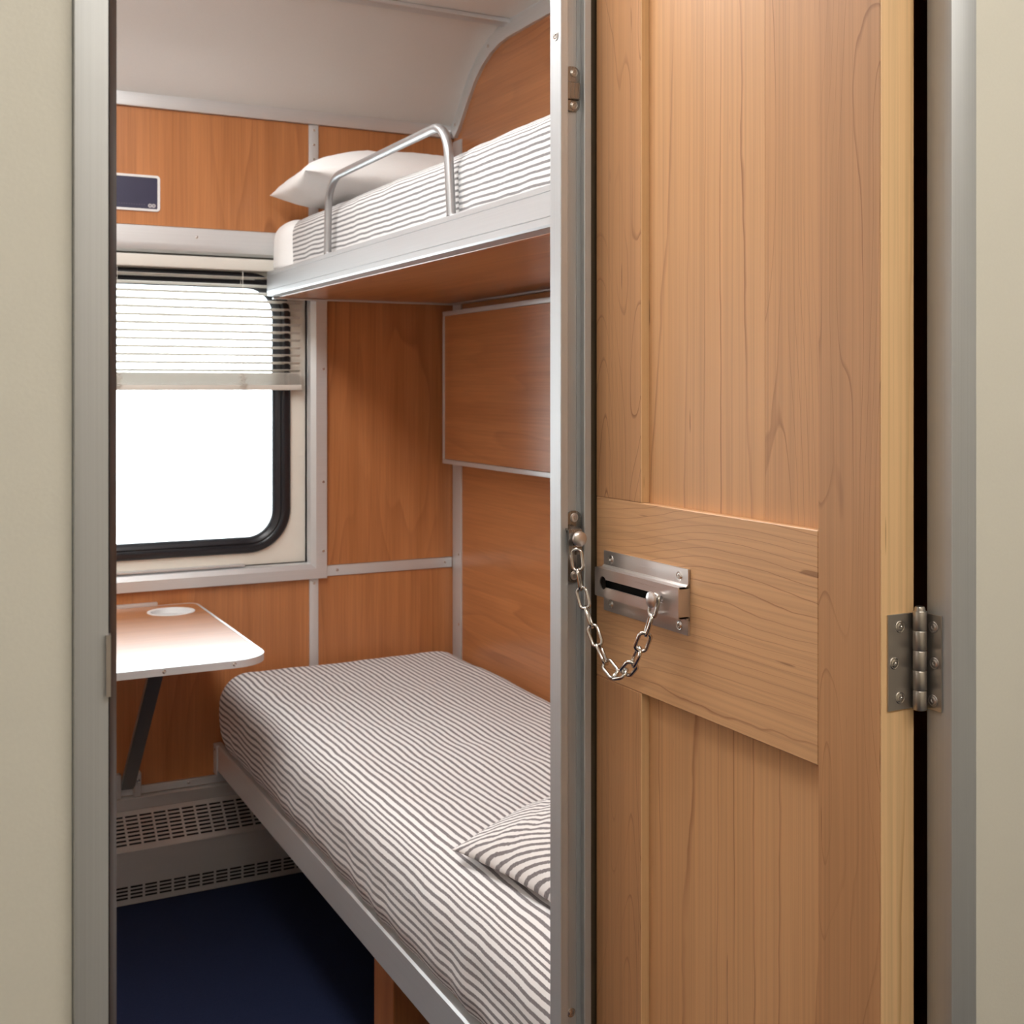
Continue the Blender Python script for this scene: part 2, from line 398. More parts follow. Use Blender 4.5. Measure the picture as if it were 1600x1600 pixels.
for a, b in ((0, 2), (1, 3)):
    for i in range(len(cove)-1): bm.faces.new((rows[a][i], rows[a][i+1], rows[b][i+1], rows[b][i]))
mesh_obj('cove_panel', bm, 'ceiling_laminate', cl, smooth=40)
strip(cl, XL, XR-.008, 2.802, 2.842, ZC-.012, ZC-.001, 'aluminium_cross')
# curved trim on the right wall following the cove
bm = NEW(); inner = [Vector((a, b)) for a, b in cove]+[Vector((2.5, ZC)), Vector((1.7, ZC)), Vector((1.215, ZC))]
outl = []
for i, p in enumerate(inner):
    a = inner[max(i-1, 0)]; b = inner[min(i+1, len(inner)-1)]; t = (b-a).normalized(); nrm = Vector((t.y, -t.x)); nrm = nrm if (Vector((2.4, 1.6))-p).dot(nrm) > 0 else -nrm
    outl.append(p+nrm*.044)
sec = ((XR+.001, 0), (XR-.010, 0), (XR-.012, .12), (XR-.012, .9), (XR-.010, 1), (XR+.001, 1))
rows = [[bm.verts.new((x, (p*(1-t)+q*t).x, (p*(1-t)+q*t).y)) for p, q in zip(inner, outl)] for x, t in sec]
for A, B in zip(rows, rows[1:]):
    for i in range(len(inner)-1): bm.faces.new((A[i], A[i+1], B[i+1], B[i]))
for k in (0, len(inner)-1): bm.faces.new([r[k] for r in rows])
ct = mesh_obj('curved_trim', bm, 'aluminium_depth', cl, smooth=40)
for i, t in ((1, .5), (6, .5), (9, .5)):
    p = inner[i]*(1-t)+outl[i]*t; screw(ct, (XR-.012, p.x, p.y), (-1, 0, 0), .0045)

# front wall to the corridor, opening 0.105..0.753
JX0, JX1 = .1052, .7531
struct('wall_front_left', BX(-1.6, .0866, YF, YF+.020, 0, 2.35), 'cream_vinyl', 'cream corridor wall to the left of the doorway')
struct('wall_front_right', BX(.7797, 2.2, YF, YF+.020, 0, 2.35), 'cream_vinyl', 'cream corridor wall to the right of the doorway')
struct('wall_front_top', BX(.0868, .7795, YF, YF+.020, 2.03, 2.35), 'cream_vinyl', 'cream corridor wall above the doorway')
def jamb(name, xa, xb, label):
    return struct(name, BX(xa, xb, YF-.006, YF+.0203, 0, 2.029, bev=.0012, seg=2), 'aluminium_jamb', label, smooth=40)
jl = jamb('trim_1', .0870, JX0, 'brushed aluminium door jamb beside the left cream wall')
mesh_obj('rubber_seal', prism(NEW(), [(JX0-.0005, YF-.002), (JX0+.001, YF-.003), (JX0+.0035, YF+.001), (.1105, YF+.010), (.1125, YF+.014), (.1125, YF+.020), (JX0-.0005, YF+.020)], 'z', 0, 2.029), 'black_rubber', jl, smooth=50)
tag(mesh_obj('strike_plate', prism(NEW(), [(.1035, YF-.0090), (.1058, YF-.0095), (.1066, YF-.0030), (.1066, YF+.010), (.1050, YF+.010), (.1050, YF-.0066), (.1035, YF-.0066)], 'z', H-.1715, H-.1374), 'nickel', jl, smooth=30), 'small steel strike plate')
jr = jamb('trim_2', JX1, .7812, 'brushed aluminium door jamb carrying the hinge beside the right cream wall')
struct('trim_3', BX(.0870, .7812, YF-.006, YF+.0203, 2.0291, 2.052, bev=.0012), 'aluminium_cross', 'aluminium door frame head above the doorway')

# aluminium strike post at the free edge of the open door, with partition behind it
prof = [(.6600, 1.1945), (.6600, 1.1712), (.6606, 1.1704), (.6616, 1.1704), (.6620, 1.1716), (.6697, 1.1716), (.6702, 1.1722), (.6702, 1.1890),
        (.6905, 1.1890), (.6908, 1.1882), (.6966, 1.1882), (.6940, 1.1770), (.6950, 1.1760), (.7025, 1.1760), (.7034, 1.1770), (.7034, 1.1945)]
post = struct('trim_4', prism(NEW(), prof, 'z', 0, ZC), 'aluminium_post', 'aluminium strike post with channel at the free edge of the open door', smooth=30)
mesh_obj('gap_shade_strip', BX(.7036, .7160, 1.1830, 1.1944, 0, ZC, bev=.001), 'brown_gap_shade', post)  # dark brown strip painted in for the shaded gap beside the door
screw(post, (.6600, 1.1815, 1.675), (-1, 0, 0), .0052); screw(post, (.6842, 1.1889, .5680), (0, -1, 0), .0048)
screw(post, (.6600, 1.1815, .35), (-1, 0, 0), .0052)
lk = mesh_obj('latch_keep', prism(NEW(), rrect(.6745, .6935, 1.5935, 1.6445, .0075, 6), 'y', 1.1858, 1.1880), 'dark_steel', post, smooth=30)
mesh_obj('latch_block', BX(.6750, .6930, 1.1825, 1.1858, 1.6065, 1.6265, bev=.001), 'dark_steel', lk)
for z in (1.6375, 1.6005): screw(lk, (.6858, 1.1857, z), (0, -1, 0), .0042, 'nickel_dark')
struct('wall_partition', BX(.6800, XR+.008, 1.1950, 1.2140, 0, ZC), 'cherry_vertical', 'inner partition between the strike post and the right wall')
struct('light_block', BX(.7060, XR+.008, YF+.0205, 1.1945, 2.035, ZC), 'cherry_vertical', 'unseen block added to keep light out of the space behind the open door')  # added out of view so no light enters above the open door

# corridor shell
struct('wall_corridor', BX(-1.6, 2.2, -.72, -.66, 0, 2.35), 'corridor_laminate', 'far side wall of the corridor')
struct('wall_corridor_left', BX(-1.68, -1.6, -.72, YF+.02, 0, 2.35), 'cream_vinyl', 'corridor end wall on the left')
struct('wall_corridor_right', BX(2.2, 2.28, -.72, YF+.02, 0, 2.35), 'cream_vinyl', 'corridor end wall on the right')
struct('ceiling_corridor', BX(-1.68, 2.28, -.72, YF-.001, 2.25, 2.35), 'ceiling_laminate', 'pale corridor ceiling')
struct('ceiling_outer', BX(XL-.1, XR+.1, YF+.0205, D+.09, 2.351, 2.40), 'ceiling_laminate', 'carriage roof above the compartment')

def ceiling_lamp(x0, x1, y0, y1, z, mat, label):
    t = thing('ceiling_light', label, 'ceiling light', ((x0+x1)/2, (y0+y1)/2, z))
    mesh_obj('housing', plate(NEW(), rrect(x0-.02, x1+.02, y0-.02, y1+.02, .02, 4), [rrect(x0, x1, y0, y1, .01, 4)], 'z', z-.035, z-.0005), 'table_edge', t)
    mesh_obj('diffuser', prism(NEW(), rrect(x0+.001, x1-.001, y0+.001, y1-.001, .01, 4), 'z', z-.075, z-.012), mat, t)
ceiling_lamp(.14, .44, 1.05, 2.70, ZC, 'diffuser_room', 'flat rectangular ceiling light of the compartment')
ceiling_lamp(-.50, 1.70, -.28, -.08, 2.25, 'diffuser_corridor', 'long flat ceiling light of the corridor')

# ------------------------------------------------------------------ door, opened square to the corridor
DX, DXB, DY0, DY1 = .7099, .7457, .731, 1.1762
door = sthing('door_1', 'light maple panelled door standing open on the right, with hinge and chain', (DX+.018, DY0, .008))
DZ0, DZ1, RZ0, RZ1 = .012, 2.022, .9525, 1.1560
S0, S1 = .8062, 1.0835
def board(name, y0, y1, z0, z1, mat, x0=DX, x1=DXB, bev=.0006):
    return mesh_obj(name, BX(x0, x1, y0, y1, z0, z1, bev=bev), mat, door)
board('hinge_stile', DY0+.0012, S0-.0002, DZ0, DZ1, 'maple_stile')
board('edge_band', DY0, DY0+.0012, DZ0, DZ1, 'maple_edge', DX+.0004, DXB-.0004, bev=0)
for z0, z1 in ((DZ0, RZ0-.0002), (RZ1+.0002, DZ1)): board('lock_stile', S1+.0012, DY1, z0, z1, 'maple_stile')
for z0, z1 in ((RZ1+.0002, 1.90), (.1502, RZ0-.0002)): board('edge_band', S1, S1+.0012, z0, z1, 'maple_edge', DX+.0003, DXB, bev=0)
board('lock_rail', S0, DY1, RZ0, RZ1, 'maple_rail', bev=.0008)
board('top_rail', S0, S1, 1.90, DZ1, 'maple_rail'); board('bottom_rail', S0, S1, DZ0, .15, 'maple_rail')
PX0, PX1 = DX+.0098, DX+.026
board('panel_board', S0, .8895, RZ1, 1.90, 'maple_figured', PX0, PX1, bev=.0002)
board('panel_board', .8896, S1, RZ1, 1.90, 'maple_panel', PX0, PX1, bev=.0002)
board('panel_board', S0, S1, .15, RZ0, 'maple_panel', PX0, PX1, bev=.0002)
# butt hinge
hg = mesh_obj('hinge', lathe(NEW(), [(0, H-.2630), (.0034, H-.2628), (.0044, H-.2610), (.0044, H-.1805), (.0036, H-.1788), (0, H-.1784)], 18, along((.7430, .7220, 0), (0, 0, 1))), 'nickel_dark', door, smooth=40)
tag(hg, 'brushed steel butt hinge between door edge and jamb')
hz0, hz1 = 1.0168, 1.0950
bm = BX(.7160, .7450, DY0-.0016, DY0-.0001, hz0, hz1, bev=.0003)
lf = mesh_obj('leaf', bm, 'nickel_dark', hg)
bm = BX(JX1-.0017, JX1-.0002, .7072, .7225, hz0, hz1, bev=.0003)
lf2 = mesh_obj('leaf', bm, 'nickel_dark', hg)
kz = [hz0+(hz1-hz0+.003)*i/5 for i in range(6)]
for i in range(5):
    bm = lathe(NEW(), [(.0030, kz[i]+.0003), (.0052, kz[i]+.0003), (.0055, kz[i]+.0008), (.0055, kz[i+1]-.0008), (.0052, kz[i+1]-.0003), (.0030, kz[i+1]-.0003)], 20, along((.7430, .7220, 0), (0, 0, 1)))
    if i % 2: box(bm, .7430, .7470, .7262, .7294, kz[i]+.0006, kz[i+1]-.0006)
    mesh_obj('knuckle', bm, 'nickel_dark', hg, smooth=40)
for x, z in ((.7287, 1.0845), (.7224, 1.0554), (.7287, 1.0266)): screw(hg, (x, DY0-.0015, z), (0, -1, 0), .0044, 'screw_steel')
for y, z in ((.7157, 1.0845), (.7145, 1.0554), (.7160, 1.0248)): screw(hg, (JX1-.0016, y, z), (-1, 0, 0), .0044, 'nickel')

# ------------------------------------------------------------------ door chain
ch = thing('door_chain', 'steel security chain looped between the maple door and the strike post', 'door chain', (DX, 1.08, 1.06))
A0, A1, PZ0, PZ1 = .9943, 1.1556, 1.0302, 1.0970
hx = DX-.0145
bm = NEW()
secp = [(DX-.0002, PZ0), (DX-.0022, PZ0), (DX-.0026, PZ0+.001), (DX-.0026, 1.0455), (DX-.0040, 1.0470), (hx+.0012, 1.0478), (hx+.0012, 1.0500), (hx+.0012, 1.0760),
        (hx+.0012, 1.0785), (DX-.0040, 1.0793), (DX-.0026, 1.0808), (DX-.0026, PZ1-.001), (DX-.0022, PZ1), (DX-.0002, PZ1)]
# hat section: two flanges and two webs; the slotted front face is its own plate
for loop in ([(DX-.0002, PZ0), (DX-.0024, PZ0), (DX-.0027, PZ0+.0006), (DX-.0027, 1.0462), (DX-.0002, 1.0475)],
             [(DX-.0002, 1.0795), (DX-.0027, 1.0808), (DX-.0027, PZ1-.0006), (DX-.0024, PZ1), (DX-.0002, PZ1)],
             [(DX-.0002, 1.0478), (DX-.0002, 1.0448), (DX-.0036, 1.0460), (DX-.0050, 1.0478), (hx+.0016, 1.0478), (hx+.0016, 1.0496), (DX-.0030, 1.0496)],
             [(DX-.0002, 1.0792), (DX-.0030, 1.0776), (hx+.0016, 1.0776), (hx+.0016, 1.0794), (DX-.0050, 1.0794), (DX-.0036, 1.0812), (DX-.0002, 1.0824)]):
    prism(bm, loop, 'y', A0, A1)
box(bm, hx+.0016, DX-.0002, A0, A0+.0018, 1.0478, 1.0794); box(bm, hx+.0016, DX-.0002, A1-.0018, A1, 1.0478, 1.0794)
sp = mesh_obj('slide_plate', bm, 'nickel', ch, smooth=30); tag(sp, 'satin steel slide plate with keyhole slot')
kc = (1.1385, 1.0635); kr = .0072; sw = .0042; ye = 1.0235
a0 = math.asin(sw/kr); key = []
for i in range(25):                                     # round entry, open towards -y
    t = PI+a0+(2*PI-2*a0)*i/24; key.append((kc[0]+kr*math.cos(t), kc[1]+kr*math.sin(t)))
for i in range(9):
    t = PI/2+PI*i/8; key.append((ye+sw*math.cos(t), kc[1]+sw*math.sin(t)))
mesh_obj('slotted_face', plate(NEW(), rrect(A0, A1, 1.0478, 1.0794, .0012, 3), [key], 'x', hx, hx+.0016), 'nickel', sp, smooth=30)
mesh_obj('slot_shade_backing', BX(DX-.0012, DX-.0004, A0+.002, A1-.001, 1.0500, 1.0772), 'inner_shade_black', sp)  # near-black sheet stands in for the shade inside the slot
for y, z in ((A1-.0150, 1.0882), (A0+.0150, 1.0882), (A1-.0150, 1.0386), (A0+.0150, 1.0386)): screw(sp, (DX-.0026, y, z), (-1, 0, 0), .0046)
KY, KZ = 1.0262, kc[1]
mesh_obj('slide_knob', lathe(NEW(), [(0, -.0040), (.0060, -.0040), (.0060, -.0020), (.0030, -.0018), (.0030, .0085), (.0068, .0092), (.0082, .0106), (.0080, .0124), (.0050, .0138), (0, .0142)], 24, along((hx-.0002, KY, KZ), (-1, 0, 0))), 'nickel', ch, smooth=40)
# anchor on the post
AXc = .6862
ap = mesh_obj('anchor_plate', prism(NEW(), rrect(AXc-.0098, AXc+.0092, 1.0580, 1.1395, .0085, 8), 'y', 1.1858, 1.1880), 'dark_steel', ch, smooth=30)
tag(ap, 'narrow dark steel anchor plate')
bm = NEW(); prism(bm, [(1.1860, 1.1265), (1.1860, 1.1240), (1.1640, 1.1215), (1.1632, 1.1200), (1.1632, 1.0930), (1.1656, 1.0930), (1.1656, 1.1195), (1.1860, 1.1222)], 'x', .6665, .6830)
mesh_obj('anchor_tab', bm, 'dark_steel', ap, smooth=30)
for z in (1.1318, 1.0660): screw(ap, (AXc, 1.1857, z), (0, -1, 0), .0046, 'nickel')
mesh_obj('anchor_knob', lathe(NEW(), [(.0035, 0), (.0035, .0060), (.0070, .0066), (.0087, .0080), (.0084, .0102), (.0060, .0120), (0, .0126)], 24, along((.6755, 1.1640, 1.1115), (0, -1, 0))), 'nickel', ch, smooth=40)
# chain links along a hanging curve
ctrl = [(.6742, 1.1610, 1.0985), (.6750, 1.1580, 1.0800), (.6780, 1.1570, 1.0560), (.6810, 1.1480, 1.0310), (.6835, 1.1365, 1.0080), (.6868, 1.1260, .9880), (.6872, 1.1110, .9745),
        (.6872, 1.0930, .9712), (.6868, 1.0750, .9800), (.6862, 1.0580, .9960), (.6858, 1.0440, 1.0160), (.6875, 1.0330, 1.0400), (.6908, 1.0264, 1.0672)]
def catmull(P, n=16):
    P = [Vector(p) for p in P]; Q = [2*P[0]-P[1]]+P+[2*P[-1]-P[-2]]; out = []
    for i in range(1, len(Q)-2):
        a, b, c, d = Q[i-1:i+3]
        for k in range(n):
            t = k/n; out.append(.5*((2*b)+(c-a)*t+(2*a-5*b+4*c-d)*t*t+(3*b-a-3*c+d)*t**3))
    return out+[P[-1]]
cv = catmull(ctrl); acc = [0]
for a, b in zip(cv, cv[1:]): acc.append(acc[-1]+(b-a).length)
def at_len(s):
    for i in range(len(acc)-1):
        if acc[i+1] >= s: return cv[i].lerp(cv[i+1], (s-acc[i])/max(acc[i+1]-acc[i], 1e-9))
    return cv[-1]
NL = 13; wr_ = .0020; step = acc[-1]/NL; Lh = step/2+wr_*1.15; Wh = .0062
bm = NEW(); pts = []
sl = Lh-wr_-Wh+wr_                                        # straight half length of the centre line
Wc = Wh-.0002; sl = Lh-wr_-Wc+.0018
for i in range(9): t = -PI/2+PI*i/8; pts.append((sl+Wc*.82*math.cos(t), Wc*math.sin(t), 0))
for i in range(9): t = PI/2+PI*i/8; pts.append((-sl+Wc*.82*math.cos(t), Wc*math.sin(t), 0))
tube(bm, pts, wr_, 8, closed=True)
link0 = mesh_obj('chain_link', bm, 'chain_steel', ch, smooth=True, loc=(0, 0, 0))
vdir = Vector((math.sin(math.radians(31)), math.cos(math.radians(31)), 0))
for i in range(NL):
    a = at_len(i*step); b = at_len((i+1)*step); o = link0 if i == 0 else bpy.data.objects.new('chain_link', link0.data)
    if i: C.objects.link(o)
    t = (b-a).normalized(); side = vdir.cross(t).normalized(); nrm = t.cross(side)
    if i == NL-1: nrm = Vector((1, 0, 0)); nrm = (nrm-t*nrm.dot(t)).normalized(); side = nrm.cross(t)
    M3 = Matrix((t, side, nrm)).transposed()
    roll = (0 if i % 2 == 0 else PI/2)+math.radians(random.uniform(-16, 16)+18)
    if i == NL-1: roll = 0
    M3 = M3 @ Matrix.Rotation(roll, 3, 'X')
    put(o, (a+b)/2, ch); o.rotation_euler = M3.to_euler()

# ------------------------------------------------------------------ soft goods
def soft_box(x0, x1, y0, y1, z0, z1, r, seg=.012, disp=None, flat=False, zmin=None):
    """rounded padded block; UV.x runs across the stripes (down the front side too)"""
    bm = NEW(); uvl = bm.loops.layers.uv.new('UVMap')
    nx = max(2, int((x1-x0)/seg)); ny = max(2, int((y1-y0)/(seg*1.6))); nz = max(8, int((z1-z0)/(seg*.8)))
    vd = {}; zb_ = z0 if zmin is None else zmin
    def P(i, j, k):
        key_ = (i, j, k)
        if key_ in vd: return vd[key_][0]
        p = Vector((x0+(x1-x0)*i/nx, y0+(y1-y0)*j/ny, zb_+(z1-zb_)*k/nz))
        c = Vector((min(max(p.x, x0+r), x1-r), p.y if flat else min(max(p.y, y0+r), y1-r), min(max(p.z, z0+r), z1-r)))
        d = p-c; q = p
        s = p.x if 0 < i < nx else (x0-(z1-p.z) if i == 0 else x1+(z1-p.z))
        if d.length > r: q = c+d*(r/d.length)
        if disp: q = q+disp(q, (q-c).normalized() if (q-c).length > 1e-6 else Vector((0, 0, 1)))
        if zmin is not None: q.z = max(q.z, zmin)
        v = bm.verts.new(q); vd[key_] = (v, (s, p.y)); return v
    def UV(i, j, k): return vd[(i, j, k)][1]
    def quad(a):
        vs4 = [P(*q) for q in a]; f = bm.faces.new(vs4)
        for l, q in zip(f.loops, a): l[uvl].uv = UV(*q)
    for j in range(ny):
        for i in range(nx):
            quad(((i, j, nz), (i+1, j, nz), (i+1, j+1, nz), (i, j+1, nz))); quad(((i, j, 0), (i, j+1, 0), (i+1, j+1, 0), (i+1, j, 0)))
        for k in range(nz):
            quad(((0, j, k), (0, j, k+1), (0, j+1, k+1), (0, j+1, k))); quad(((nx, j, k), (nx, j+1, k), (nx, j+1, k+1), (nx, j, k+1)))
    for i in range(nx):
        for k in range(nz):
            quad(((i, 0, k), (i+1, 0, k), (i+1, 0, k+1), (i, 0, k+1))); quad(((i, ny, k), (i, ny, k+1), (i+1, ny, k+1), (i+1, ny, k)))
    return bm
def fbm(p, s): return mnoise.noise(Vector(p)*s)
def disp_low(q, n):
    a = .0035*fbm((q.x, q.y*.6, q.z), 7)+.002*fbm((q.x+5, q.y, q.z), 16)
    side = max(0, min(1, (.50-q.z)/.10))*(1 if q.x < .9 else 0)
    a += side*(.0028*math.sin(q.y*52+3*fbm((q.x, q.y, q.z), 5))*max(0, fbm((q.y, 2, 1), 4)+.45))
    return n*a
def disp_up(q, n):
    a = .003*fbm((q.x+3, q.y*.7, q.z), 8)+.0015*fbm((q.x, q.y, q.z), 20)
    side = max(0, min(1, (1.645-q.z)/.05))
    a += side*.0022*math.sin(q.y*60+4*fbm((q.x, q.y, q.z), 6))
    return n*a
def pillow(name, cx, cy, cz, lx, ly, t, rot, tiltx, tilty, mat, label, cat='pillow', stripe_axis=1, group=None, sag=0, bot=.25):
    bm = NEW(); uvl = bm.loops.layers.uv.new('UVMap'); n = 40
    R = Matrix.Rotation(rot, 3, 'Z') @ Matrix.Rotation(tiltx, 3, 'X') @ Matrix.Rotation(tilty, 3, 'Y')
    def pt(u, v, sgn):
        pinch = .055
        x = lx/2*u*(1-pinch*(1-v*v)); y = ly/2*v*(1-pinch*(1-u*u))
        hgt = t/2*((1-abs(u)**2.6)*(1-abs(v)**2.6))**.55 if abs(u) < 1 and abs(v) < 1 else 0
        hgt *= 1+.10*fbm((u*2, v*2, sgn*3), 1.1)
        hgt += .0045*fbm((u*5, v*5, sgn), 1.6)*(1 if hgt > .004 else 0)
        return Vector((x, y, (hgt if sgn > 0 else -bot*hgt)-sag*(u*u+v*v)))
    g = {}
    for sgn in (1, -1):
        for i in range(n+1):
            for j in range(n+1):
                u = math.sin((2*i/n-1)*PI/2); v = math.sin((2*j/n-1)*PI/2)
                edge = i in (0, n) or j in (0, n)
                k_ = (i, j, 1 if edge else sgn)
                if k_ not in g: g[k_] = (bm.verts.new(R @ pt(u, v, sgn)+Vector((cx, cy, cz))), (u, v))
    for sgn in (1, -1):
        for i in range(n):
            for j in range(n):
                q = [(i, j), (i+1, j), (i+1, j+1), (i, j+1)]
                ks = [(a, b, 1 if (a in (0, n) or b in (0, n)) else sgn) for a, b in q]
                f = bm.faces.new([g[k_][0] for k_ in (ks if sgn > 0 else ks[::-1])])
                for l, k_ in zip(f.loops, (ks if sgn > 0 else ks[::-1])):
                    u, v = g[k_][1]; U = (lx/2*u, ly/2*v); 
                    if stripe_axis == 1: U = (U[1]*.40+U[0]*.92, U[0]*.40-U[1]*.92)
                    l[uvl].uv = U
    o = mesh_obj(name, bm, mat, smooth=True); return tag(o, label, cat, group)

# ------------------------------------------------------------------ lower bunk
lb = thing('lower_bunk', 'lower bunk frame with aluminium front rail along the right wall', 'bunk bed', (1.09, 2.2, 0))
bm = NEW(); prism(bm, [(.749, .276), (.752, .272), (.772, .272), (.772, .277), (.757, .279), (.757, .333), (.766, .335), (.766, .342), (.7525, .342), (.749, .3385)], 'y', BN, 3.184)
mesh_obj('front_rail', bm, 'aluminium_depth', lb, smooth=35)
mesh_obj('base_board', BX(.7665, XR-.002, BN, 3.184, .312, .3415), 'cherry_lengthwise', lb)
ep = mesh_obj('end_bracket', BX(.745, .757, 3.152, 3.1875, .262, .341, bev=.002), 'aluminium_depth', lb)
screw(ep, (.745, 3.170, .328), (-1, 0, 0), .0036)
tag(mesh_obj('pedestal', BX(.802, 1.42, 2.040, 2.138, 0, .3118, bev=.001), 'cherry_vertical', lb), 'wooden support panel under the bunk')
tag(mesh_obj('mattress', soft_box(.741, XR-.004, BN+.004, 3.176, .315, .538, .085, disp=disp_low, zmin=.3428), 'ticking_wide', smooth=True),
    'mattress of the lower bunk in grey and white striped ticking', 'mattress')
pillow('pillow', 1.098, 1.552, .574, .60, .42, .20, math.radians(6), 0, math.radians(-3), 'ticking_pillow', 'grey and white striped pillow on the lower bunk', stripe_axis=1, sag=.003)

# ------------------------------------------------------------------ upper bunk
ub = thing('upper_bunk', 'upper bunk with broad aluminium edge rail and wooden underside', 'bunk bed', (1.16, 2.2, 1.52))
bm = NEW(); prism(bm, [(.886, 1.5285), (.889, 1.525), (.914, 1.5225), (.914, 1.5275), (.900, 1.530), (.900, 1.560), (.908, 1.586), (.908, 1.590), (.888, 1.590), (.886, 1.588),
                       (.886, 1.5800), (.8875, 1.5792), (.8875, 1.5784), (.886, 1.5776), (.886, 1.5412), (.8875, 1.5404), (.8875, 1.5396), (.886, 1.5388)], 'y', BN, 3.1765)
mesh_obj('edge_rail', bm, 'aluminium_rail', ub, smooth=30)
mesh_obj('underside_panel', BX(.9142, XR-.003, BN, 3.1755, 1.5215, 1.540, bev=.001), 'cherry_lengthwise', ub)
strip(ub, .90, XR-.003, 3.162, 3.1765, 1.5165, 1.5212, 'aluminium_cross', name='edge_strip')
strip(ub, XR-.020, XR-.001, BN, 3.1615, 1.5165, 1.5212, 'aluminium_depth', name='edge_strip')
gp = []
yA, yB, zb, zt, gr = 2.690, 1.988, 1.5905, 1.7625, .065
gp.append((.8940, yA, zb)); gp.append((.8940, yA-.004, zt-gr-.02))
for i in range(1, 9): t = PI/2*i/8; gp.append((.8940, yA-.006-gr*1.25*(1-math.cos(t)), zt-gr+gr*math.sin(t)))
for i in range(0, 9): t = PI/2*i/8; gp.append((.8940, yB+.012+gr*(1-math.sin(t)), zt-gr+gr*math.cos(t)))
gp.append((.8940, yB, zb))
gd = mesh_obj('guard_rail', tube(NEW(), gp, .0088, 16), 'aluminium_tube', ub, smooth=50); tag(gd, 'bent grey metal guard rail')
for y in (yA, yB): mesh_obj('rail_foot', lathe(NEW(), [(.0088, .004), (.0105, .0035), (.011, 0)], 16, along((.8960, y, 1.5901), (0, 0, 1))), 'aluminium_tube', gd, smooth=40)
um = thing('upper_mattress', 'mattress of the upper bunk with striped cover and plain white end', 'mattress', (1.17, 2.2, 1.5902))
mesh_obj('white_end', soft_box(.8900, XR-.006, 3.022, 3.174, 1.555, 1.720, .052, disp=disp_up, zmin=1.5915), 'white_cotton', um, smooth=True)
tag(mesh_obj('striped_cover', soft_box(.9140, XR-.004, 1.9995, 3.046, 1.555, 1.7225, .050, disp=disp_up, flat=True, zmin=1.5912), 'ticking_narrow', um, smooth=True), 'striped cover, part at the window end')
tag(mesh_obj('striped_cover', soft_box(.9100, XR-.004, BN+.004, 1.9930, 1.555, 1.7245, .050, disp=disp_up, flat=True, zmin=1.5912), 'ticking_narrow', um, smooth=True), 'striped cover, part nearer the door')
pillow('pillow', 1.150, 2.900, 1.786, .575, .40, .18, math.radians(-4), math.radians(0), math.radians(0), 'white_cotton', 'plain white pillow at the window end of the upper bunk', sag=0, bot=.62)

# ------------------------------------------------------------------ wall locker below the upper bunk
lo_ = thing('wall_locker', 'flat cherry wood wall locker with aluminium edging below the upper bunk', 'cabinet', (1.41, 2.4, 1.063))
mesh_obj('body', BX(1.393, XR-.0005, 1.50, 3.137, 1.067, 1.490), 'cherry_lengthwise', lo_)
tag(mesh_obj('front', BX(1.386, 1.3928, 1.512, 3.128, 1.0765, 1.4815, bev=.0008), 'cherry_lengthwise', lo_), 'cherry wood front panel')
for a in ((1.3835, 1.400, 1.50, 3.1385, 1.0635, 1.0760), (1.3835, 1.400, 1.50, 3.1385, 1.4822, 1.4945)): strip(lo_, *a, 'aluminium_depth', name='edging')
for a in ((1.3835, 1.400, 3.1285, 3.1385, 1.0765, 1.4817), (1.3835, 1.400, 1.50, 1.5115, 1.0765, 1.4817)): strip(lo_, *a, 'aluminium_vertical', name='edging')

# ------------------------------------------------------------------ window blind
bl = thing('venetian_blind', 'cream venetian blind half lowered over the window', 'blind', (.30, D+.006, 1.27))
BX0, BX1 = -.392, .984
mesh_obj('head_rail', BX(BX0, BX1+.012, D-.012, D+.020, 1.5905, 1.6225, bev=.004, seg=3), 'blind_cream', bl, smooth=40)
bm = NEW(); w = .020; prf = []
for i in range(7):
    a = -1+2*i/6; prf.append((a*w/2, .0024*(1-a*a)))
outline = prf+[(p[0], p[1]-.0006) for p in prf[::-1]]
prism(bm, [(p[0], p[1]) for p in outline], 'x', -(BX1-BX0)/2, (BX1-BX0)/2)
slat0 = mesh_obj('slat', bm, 'blind_cream', bl, smooth=40, loc=(0, 0, 0))
NS = 13
for i in range(NS):
    o = slat0 if i == 0 else bpy.data.objects.new('slat', slat0.data)
    if i: C.objects.link(o)
    put(o, ((BX0+BX1)/2, D+.003, 1.572-i*.0206), bl); o.rotation_euler = (math.radians(-17), 0, 0)
for i in range(10):
    o = bpy.data.objects.new('slat', slat0.data); C.objects.link(o)
    put(o, ((BX0+BX1)/2, D+.002, 1.3165-i*.0034), bl); o.rotation_euler = (math.radians(-2), 0, 0)
mesh_obj('bottom_rail', BX(BX0, BX1, D-.009, D+.013, 1.272, 1.2862, bev=.0022, seg=2), 'blind_cream', bl, smooth=40)
for x in (.18, .500, .822):
    for y in (D-.0085, D+.0145): mesh_obj('cord', tube(NEW(), [(x, y, 1.2835), (x, y, 1.591)], .0007, 5), 'blind_cream', bl)
    bm = NEW()
    for k in range(7):
        zz = 1.283+.0052*k; xx = x+.004*math.sin(k*2.1)
        tube(bm, [(xx-.008, D-.0110, zz), (xx-.003, D-.0140, zz+.003), (xx+.003, D-.0135, zz-.001), (xx+.008, D-.0110, zz+.002)], .0017, 6)
    mesh_obj('cord_knot', bm, 'blind_cream', bl)

